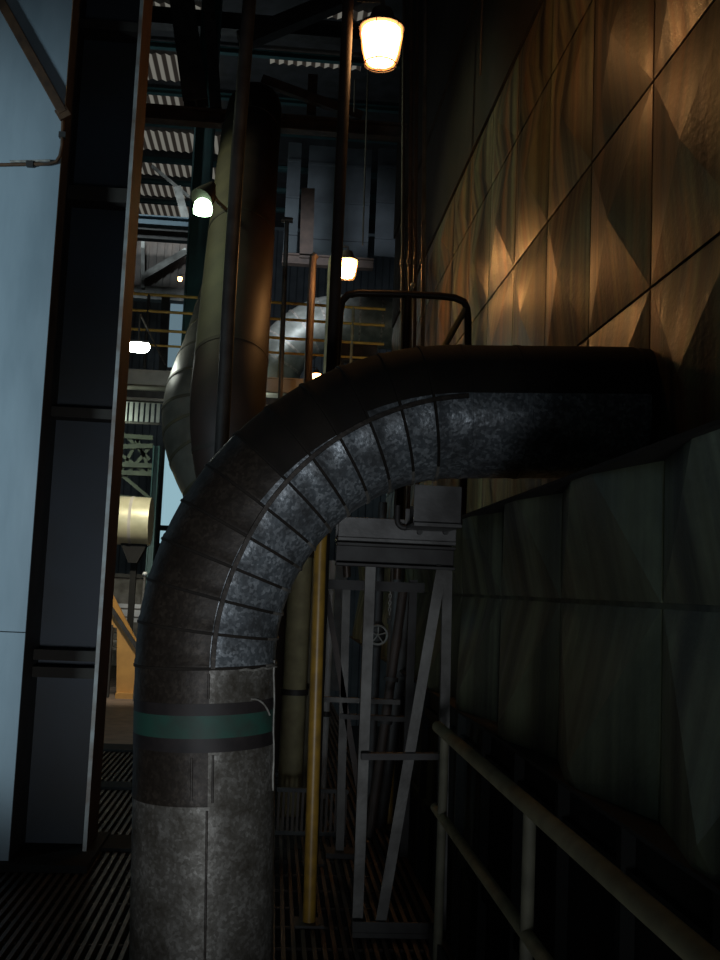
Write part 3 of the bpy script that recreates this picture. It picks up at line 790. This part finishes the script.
# cream horizontal pipe
YCP = 15.0
cpt = PY(135, 521, YCP); rr_ = .34
cp = thing('cream_pipe', 'thick cream insulated pipe running level beneath the platform', 'pipe', (cpt.x, YCP, cpt.z-rr_))
xe_ = PY(151, 521, YCP).x
MB().tube([(-5.5, YCP, cpt.z), (-2.05, YCP, cpt.z)], rr_, 32).build('cladding', 'cream', cp, True)
MB().tube([(-2.05, YCP, cpt.z), (xe_, YCP, cpt.z)], rr_, 32).build('cladding', 'cream', cp, True)
MB().tube([(-2.07, YCP, cpt.z), (-2.03, YCP, cpt.z)], rr_*1.02, 32).build('joint_ring', 'plat', cp, True)
xx = PY(131, 600, YCP).x; cq = MB(); cq.box((xx-.04, YCP+.02, 0), (xx+.04, YCP+.12, cpt.z-rr_-.12)); cq.build('support_post', 'void', cp)
MB().prism([(xx-.2, YCP-.1, cpt.z-rr_+.05), (xx+.2, YCP-.1, cpt.z-rr_+.05), (xx+.06, YCP-.1, cpt.z-rr_-.25), (xx-.06, YCP-.1, cpt.z-rr_-.25)], (0, .2, 0)).build('saddle', 'void', cp)
# teal column
xx = PY(154, 500, 17.8).x; ztc = PY(154, 446, 17.8).z
tc_ = thing('teal_post', 'slim teal steel post beside the pale blue window, left of the flue bend', 'post', (xx, 17.8, 0))
box((xx-.06, 17.72, 0), (xx-.04, 17.9, ztc)).build('flange', 'hall_teal', tc_); box((xx+.03, 17.72, 0), (xx+.05, 17.9, ztc)).build('flange', 'hall_teal', tc_)
box((xx-.04, 17.8, 0), (xx+.03, 17.82, ztc)).build('web', 'hall_teal', tc_)
# white-knobbed post
q = PY(145, 574, 14.2)
kp = thing('knob_post', 'thin grey post with a small white knob on top, below the teal post', 'post', (q.x, 14.2, 0))
MB().tube([(q.x-.04, 14.2, 0), (q.x, 14.2, q.z)], .018, 10).build('post_tube', 'steel', kp, True)
MB().lathe([(.012, -.03), (.03, -.015), (.034, 0), (.03, .018), (.01, .03)], q, 14).build('knob', 'white', kp, True)
# white guard rails
wr = thing('white_barrier', 'white horizontal barrier rails behind the orange stair panel', 'barrier', (PY(130, 650, 16.5).x, 16.5, 0))
xa = -4.5; xb = PY(160, 610, 16.5).x
for py, hh in ((606, .06), (613, .10), (620, .06)):
    z = PY(130, py, 16.5).z; box((xa, 16.47, z-hh/2), (xb, 16.53, z+hh/2)).build('rail', 'white', wr)
for xx in (xa+.3, -2.0, xb-.1): box((xx-.03, 16.53, 0), (xx+.03, 16.59, PY(130, 606, 16.5).z)).build('post', 'steel', wr)
# machinery lump behind
mc = thing('machine_casing', 'grey machine casing half hidden beneath the cream pipe', 'machine', (PY(140, 600, 20).x, 20, 0))
xa = PY(105, 580, 20).x; xb = PY(158, 580, 20).x; zt_ = PY(135, 578, 20).z
box((xa, 19.6, 0), (xb, 20.6, zt_)).build('body', 'steel', mc, bevel=.03)
box((xa-.05, 19.55, zt_), (xb+.05, 20.65, zt_+.07)).build('lid', 'steel_dark', mc)
box((xa+.35, 19.57, .5), (xb-.25, 19.6, zt_-.3)).build('door_panel', 'saddle', mc)
# orange stair
YST = 14.5
so = thing('orange_stair', 'orange painted stair side panel with dark sloping handrail, at the end of the walkway', 'stair', (PY(125, 690, YST).x, YST, 0))
def LS(px, py, d=0): return PY(px, py, YST+d)
b0_ = LS(116, 686); b1_ = LS(140, 686)
MB().prism([Vector((LS(117, 683).x, YST, .08)), Vector((LS(145, 683).x, YST, .08)), LS(145, 655), LS(112, 607), LS(100, 590), Vector((LS(100, 650).x, YST, LS(117, 625).z)), LS(117, 628)], (0, .05, 0)).build('side_panel', 'orange', so)
MB().prism([LS(104, 580, .3), LS(112, 593, .3), LS(148, 662, .3), LS(140, 668, .3), LS(104, 604, .3)], (0, .05, 0)).build('far_stringer', 'orange', so)
MB().bar(LS(104, 597, -.03), LS(140, 652, -.03), .05, .05, (0, 1, 0)).build('handrail', 'steel_dark', so)
box((LS(117, 686).x, YST-.1, 0), (LS(145, 686).x, YST+.1, .08)).build('base_plinth', 'orange', so)
for i in range(6):
    p = LS(112+5*i, 612+8*i); box((p.x-.12, YST+.05, p.z-.3), (p.x+.12, YST+.3, p.z-.27)).build('tread', 'steel', so)
box((LS(113, 630).x-.1, YST-.02, 0), (LS(113, 630).x, YST+.06, LS(113, 625).z)).build('newel_post', 'steel_dark', so)

def up14(ax, ay, bx_, by_, Y):
    a = PY(ax, ay, Y); b = PY(bx_, by_, Y); return b+(a-b)*((13.95-b.z)/(a.z-b.z))
# ================================================================== UPPER STEELWORK
def beam(name, label, p, q, w, h, m, cat='beam', ib=True):
    o = MB()
    (o.ibeam(p, q, w, h, .03, (0, 0, 1) if abs((Vector(q)-Vector(p)).normalized().z) < .8 else (0, 1, 0)) if ib else o.bar(p, q, w, h, (0, 1, 0)))
    return tag(o.build(name, m), label, cat)
z_ = PY(300, 125, 14.9).z
beam('cross_beam', 'brown horizontal cross beam passing behind the rounded top of the tall riser', (-5.5, 14.9, z_), (2.3, 14.9, z_), .2, .22, 'steel_brown')
beam('sloping_brace', 'wide dark sloping brace above the cross beam, left of the tall riser', up14(176, -40, 196, 114, 14.9), PY(196, 104, 14.9), .36, .3, 'steel_dark', 'brace')
beam('sloping_brace', 'narrow dark sloping brace right beside the wide one, left of the tall riser', up14(206, -40, 216, 114, 14.9), PY(216, 109, 14.9), .16, .2, 'steel_dark', 'brace')
cb = PY(196, 240, 18)
cu = thing('hall_column', 'blue-grey upright column left of the tall riser, above the platform', 'column', (cb.x, 18.4, zpt))
for s in (-1, 1): box((cb.x+s*.16-.015, 18.25, zpt-.018), (cb.x+s*.16+.015, 18.55, 12.5)).build('flange', 'hall_teal', cu)
box((cb.x-.145, 18.38, zpt-.018), (cb.x+.145, 18.41, 12.5)).build('web', 'hall_teal', cu)
z_ = PY(165, 222, 22).z
beam('blue_beam', 'pale blue horizontal beam below the lit roof sheets', (-7.5, 22, z_), (cb.x-.2, 22, z_), .2, .2, 'hall_blue')
z_ = PY(165, 236, 20).z
beam('dark_beam', 'dark horizontal beam just beneath the pale blue beam', (-7.5, 20, z_), (cb.x-.2, 20, z_), .2, .2, 'steel_dark')
# corrugated screen wall with brace
sw = MB(); xa = PY(100, 260, 24).x; xb = PY(192, 260, 24).x; za = PY(165, 288, 24).z; zb = PY(165, 238, 24).z
k = 0; xx = xa
while xx < xb:
    sw.box((xx, 24, za), (xx+.09, 24.05, zb)); sw.box((xx+.09, 24.03, za), (xx+.17, 24.05, zb)); xx += .17
scr = thing('corrugated_screen', 'dim brown corrugated screen with a pale diagonal strut, below the dark beam', 'screen', ((xa+xb)/2, 24, za))
sw.build('sheet', 'steel_brown', scr)
MB().bar(PY(143, 277, 23.8), PY(187, 251, 23.8), .15, .1, (0, 1, 0)).build('diagonal_strut', 'steel', scr)
MB().bar(PY(143, 288, 23.8), PY(143, 240, 23.8), .08, .08, (0, 1, 0)).build('upright', 'steel', scr)
beam('grey_duct', 'grey level duct along the foot of the brown corrugated screen', Vector((xa, 24, za-.17)), Vector((xb+.2, 24, za-.17)), .3, .3, 'steel', 'beam', False)  # level duct below the screen, drawn as a plain bar
beam('dark_post', 'dark post standing in front of the small blue upper window', Vector((PY(166, 330, 17.6).x, 17.6, zpt-.017)), PY(166, 295, 17.6), .13, .13, 'steel_dark', 'post', False)
beam('roof_strut', 'thin pale strut leaning under the lit roof sheets', PY(152, 166, 24), PY(189, 197, 24), .07, .07, 'steel', 'strut', False)
beam('roof_strut', 'short pale strut meeting the pale blue beam', PY(177, 187, 23), PY(186, 220, 23), .17, .1, 'steel', 'strut', False)
# steel on the right side of the hall
beam('sloping_brace', 'long brown brace descending to the lit edge of the lamp pole', PY(262, 80, 14.9), PY(362, 117, 14.9), .13, .12, 'steel_brown', 'brace', False)
beam('roof_girder', 'dark roof girder rising diagonally behind the lamp pole', PY(240, 42, 19), PY(360, -8, 19), .3, .3, 'steel_dark', 'girder', False)
z_ = PY(300, 30, 21).z
beam('roof_girder', 'dark level roof girder between the striped roof sheets behind the lamp pole', (-3.2, 21, z_), (3.2, 21, z_), .3, .36, 'steel_dark', 'girder')
beam('short_post', 'short dark upright under the long brown brace', PY(313, 76, 15.1), PY(311, 117, 15.1), .14, .12, 'steel_brown', 'post', False)  # short post between the brace and the cross beam
beam('hall_post', 'dark upright between pale wall sheets beyond the lamp pole', PY(308, 190, 20), PY(306, 259, 20), .26, .2, 'steel_brown', 'post', False)
shs = []
for i, (xa, xb, ya, yb, lab) in enumerate(((283, 302, 143, 252, 'narrow blue-grey wall sheet right of the tall riser'), (304, 372, 150, 256, 'wide blue-grey wall sheet behind the lamp pole'), (374, 402, 150, 256, 'dark blue-grey wall sheet between the lamp pole and the conduits'))):
    p = PY(xa, yb, 24+.01*i); q = PY(xb, ya, 24+.01*i); m_ = MB().box((p.x, 24, p.z), (q.x, 24.06, q.z))
    for k in range(3): zz = p.z+(q.z-p.z)*(k+.5)/3; m_.box((p.x, 23.96, zz-.03), (q.x, 24, zz+.03))
    tag(m_.build('wall_sheet', 'hall', None), lab, 'wall sheet')
z_ = PY(330, 262, 20).z
beam('pipe_bridge', 'brown level pipe bridge at the height of the smaller amber lamp', (PY(282, 262, 20).x, 20, z_), (1.6, 20, z_), .2, .2, 'steel_brown')  # pipe bridge, drawn as a single level member
dd = thing('level_duct', 'dark brown level duct on short legs behind the hoop rail', 'duct', (1, 17.3, zpt-.02))
p = PY(330, 352, 17.3); q = Vector((1.5, 17.3, p.z)); MB().bar(p, q, .3, .3, (0, 1, 0)).build('casing', 'steel_brown', dd)
for xx in (p.x+.2, 1.3): box((xx-.04, 17.26, zpt-.017), (xx+.04, 17.34, p.z-.15)).build('leg', 'steel_dark', dd)

# roof purlins and skylight sheets
sky0 = None; pur0 = None
def roof_y(px, py):
    v = ray(px, py); return (ROOF-CH)*v.y/v.z
strips = [(roof_y(160, a), roof_y(160, b)) for a, b in ((4, 29), (55, 81), (96, 109), (132, 151), (164, 176), (183, 197), (202, 217))]
names = ['nearest', 'second', 'third', 'fourth', 'fifth', 'sixth', 'farthest']
def sheet(xa, xb, ya, yb, label):
    o = MB(); xx = xa
    while xx < xb:
        o.add([(xx, ya, ROOF), (xx+.1, ya, ROOF+.05), (xx+.217, ya, ROOF), (xx, yb, ROOF), (xx+.1, yb, ROOF+.05), (xx+.217, yb, ROOF)], [(0, 1, 4, 3), (1, 2, 5, 4)]); xx += .217
    tag(o.build('skylight_sheet', 'skylight'), label, 'skylight', 'corrugated roof lights')
for i, (ya, yb) in enumerate(strips):
    sheet(-6.6, -2.2, ya, yb, 'striped pale corrugated roof light left of the tall riser, %s row from the camera' % names[i])
sheet(.3, 1.5, roof_y(320, 9), roof_y(320, 18), 'short striped roof light behind the top of the lamp pole')
sheet(-.75, 1.35, roof_y(295, 56), roof_y(295, 66), 'long striped roof light between the tall riser and the lamp pole')
ends = [strips[0][0]-.5]+[(a[1]+b[0])/2 for a, b in zip(strips[:-1], strips[1:])]
for i, yy in enumerate(ends):
    if i == 0: continue
    o = MB().ibeam((-8.8, yy, ROOF-.08), (5.5, yy, ROOF-.08), .14, .14, .02)
    tag(o.build('roof_purlin', 'hall_teal'), 'dark roof purlin lying between the %s and %s rows of striped roof lights' % (names[i-1], names[i]), 'purlin', 'roof purlins')

# vertical conduits by the duct wall
yc = 9.5
labs = ['first thin conduit from the lamp pole, in the bundle by the duct wall', 'second thin conduit in the bundle by the duct wall', 'third thin conduit in the bundle by the duct wall', 'pale fourth conduit of the bundle, closest to the duct wall']
for i, (pxt, pxb, m_, r_) in enumerate(((404, 402, 'steel_dark', .016), (411.5, 409.5, 'steel_brown', .020), (417.5, 414.5, 'steel_brown', .016), (425.5, 422.5, 'steel', .020))):
    b_ = PY(pxb, 345, yc); t = thing('vertical_conduit', labs[i], 'conduit', (b_.x, yc, 0), 'conduits by the duct wall')
    MB().tube([(b_.x, yc, 0), (b_.x, yc, b_.z), PY(pxt, 0, yc), PY(pxt+2, -40, yc)], r_, 10).build('conduit_tube', m_, t, True)
    cz = PY(pxb, 262, yc); MB().tube([(cz.x, yc, cz.z-.025), (cz.x, yc, cz.z+.025)], r_*1.25, 10).build('clamp', 'steel', t, True)
for px, y0p, y1p, Y, lab in ((368, 70, 245, 10.4, 'hair-thin cable dropping right below the big amber lamp'), (355, 80, 112, 10.2, 'short thin cable between the lamp pole and the big amber lamp'), (483.5, -30, 75, 6.8, 'thin cable dangling in front of the dark top of the duct wall')):
    o = MB().tube([PY(px, y0p, Y), PY(px-.03*(y1p-y0p), y1p, Y)], .008, 8)
    tag(o.build('hanging_cable', 'steel_dark', None, True), lab, 'cable')
bx = PY(413, 285, 9.3); 
jb = thing('junction_ball', 'little pale ball joint on the conduits above the hoop rail', 'fitting', bx)
MB().lathe([(.006, -.024), (.02, -.014), (.024, 0), (.02, .014), (.006, .024)], bx, 12).build('ball', 'tape', jb, True)
MB().tube([bx, bx+Vector((0, .18, 0))], .006, 6).build('stem', 'steel', jb)

# ================================================================== LIGHT
w = bpy.data.worlds.new('world'); scn.world = w; w.use_nodes = True
bg = w.node_tree.nodes['Background']; bg.inputs[0].default_value = (.55, .75, .9, 1); bg.inputs[1].default_value = .015
def light(kind, name, loc, target, energy, color, size=1, sizey=None, spot=None, blend=.3):
    d = bpy.data.lights.new(name, kind); d.energy = energy; d.color = color
    if kind == 'AREA':
        d.size = size
        if sizey: d.shape = 'RECTANGLE'; d.size_y = sizey
    else: d.shadow_soft_size = size
    if kind == 'SPOT': d.spot_size = spot; d.spot_blend = blend
    o = bpy.data.objects.new(name, d); col.objects.link(o); o.location = loc
    o.rotation_euler = (Vector(target)-Vector(loc)).to_track_quat('-Z', 'Y').to_euler(); return o
# added spot for the daylight from the left, kept to the column plate
light('SPOT', 'added_column_spot', (-5.2, 2.2, 2.4), (-2.3, 6.05, 2.4), 640, (.66, .88, 1.0), .5, None, math.radians(58), .6)
# dim daylight coming up from below behind the camera
light('AREA', 'dim_daylight', (.25, -1.5, .25), (.15, 4.7, 1.9), 17, (.84, .92, 1.0), 1.0, 1.0)
light('SPOT', 'bend_fill', (-.25, -1.2, .35), (-.26, 4.7, 1.28), 250, (.86, .93, 1.0), .35, None, math.radians(30), 1.0)  # added fill spot brightening the lower bend, no lamp stands there
# added fill lights that brighten the hall, no fixtures there
light('SPOT', 'hall_fill', (-4.2, 16.6, 11.8), (-2.7, 22.5, 7.6), 900, (.80, .95, 1.0), .5, None, math.radians(66), .6)
light('SPOT', 'hall_low', (-1.75, 12.3, 4.2), (-2.35, 15.2, 1.3), 420, (1.0, .93, .75), .15, None, math.radians(62), .5)
light('AREA', 'hall_under', (-3.2, 16.9, 4.0), (-2.6, 19.5, 3.0), 18, (.85, 1.0, .8), .8, .8)
light('AREA', 'hall_floor_level', (-1.7, 15.7, 2.2), (-2.3, 17.5, .8), 9, (1.0, .98, .9), .3, .3)
light('SPOT', 'hall_side', (-3.4, 10.4, 7.6), (-.55, 10.2, 5.6), 170, (.95, 1.0, .62), .2, None, math.radians(60), .7)
light('AREA', 'hall_roof', (-2.6, 23, 9.5), (-2.6, 25, 14), 30, (.8, .95, 1.0), 2, 2)
light('SPOT', 'hall_middle', (-.6, 15.4, 6.4), (.35, 24, 8.2), 1000, (.82, .90, 1.0), .3, None, math.radians(42), .6)
light('AREA', 'hall_elbow', (-.7, 17.0, 4.75), (.6, 19.5, 5.2), 16, (.85, 1.0, .85), .6, .4)

scn.view_settings.view_transform = 'Standard'
scn.view_settings.look = 'None'
scn.view_settings.exposure = 0
scn.cycles.use_denoising = True
scn.cycles.max_bounces = 6
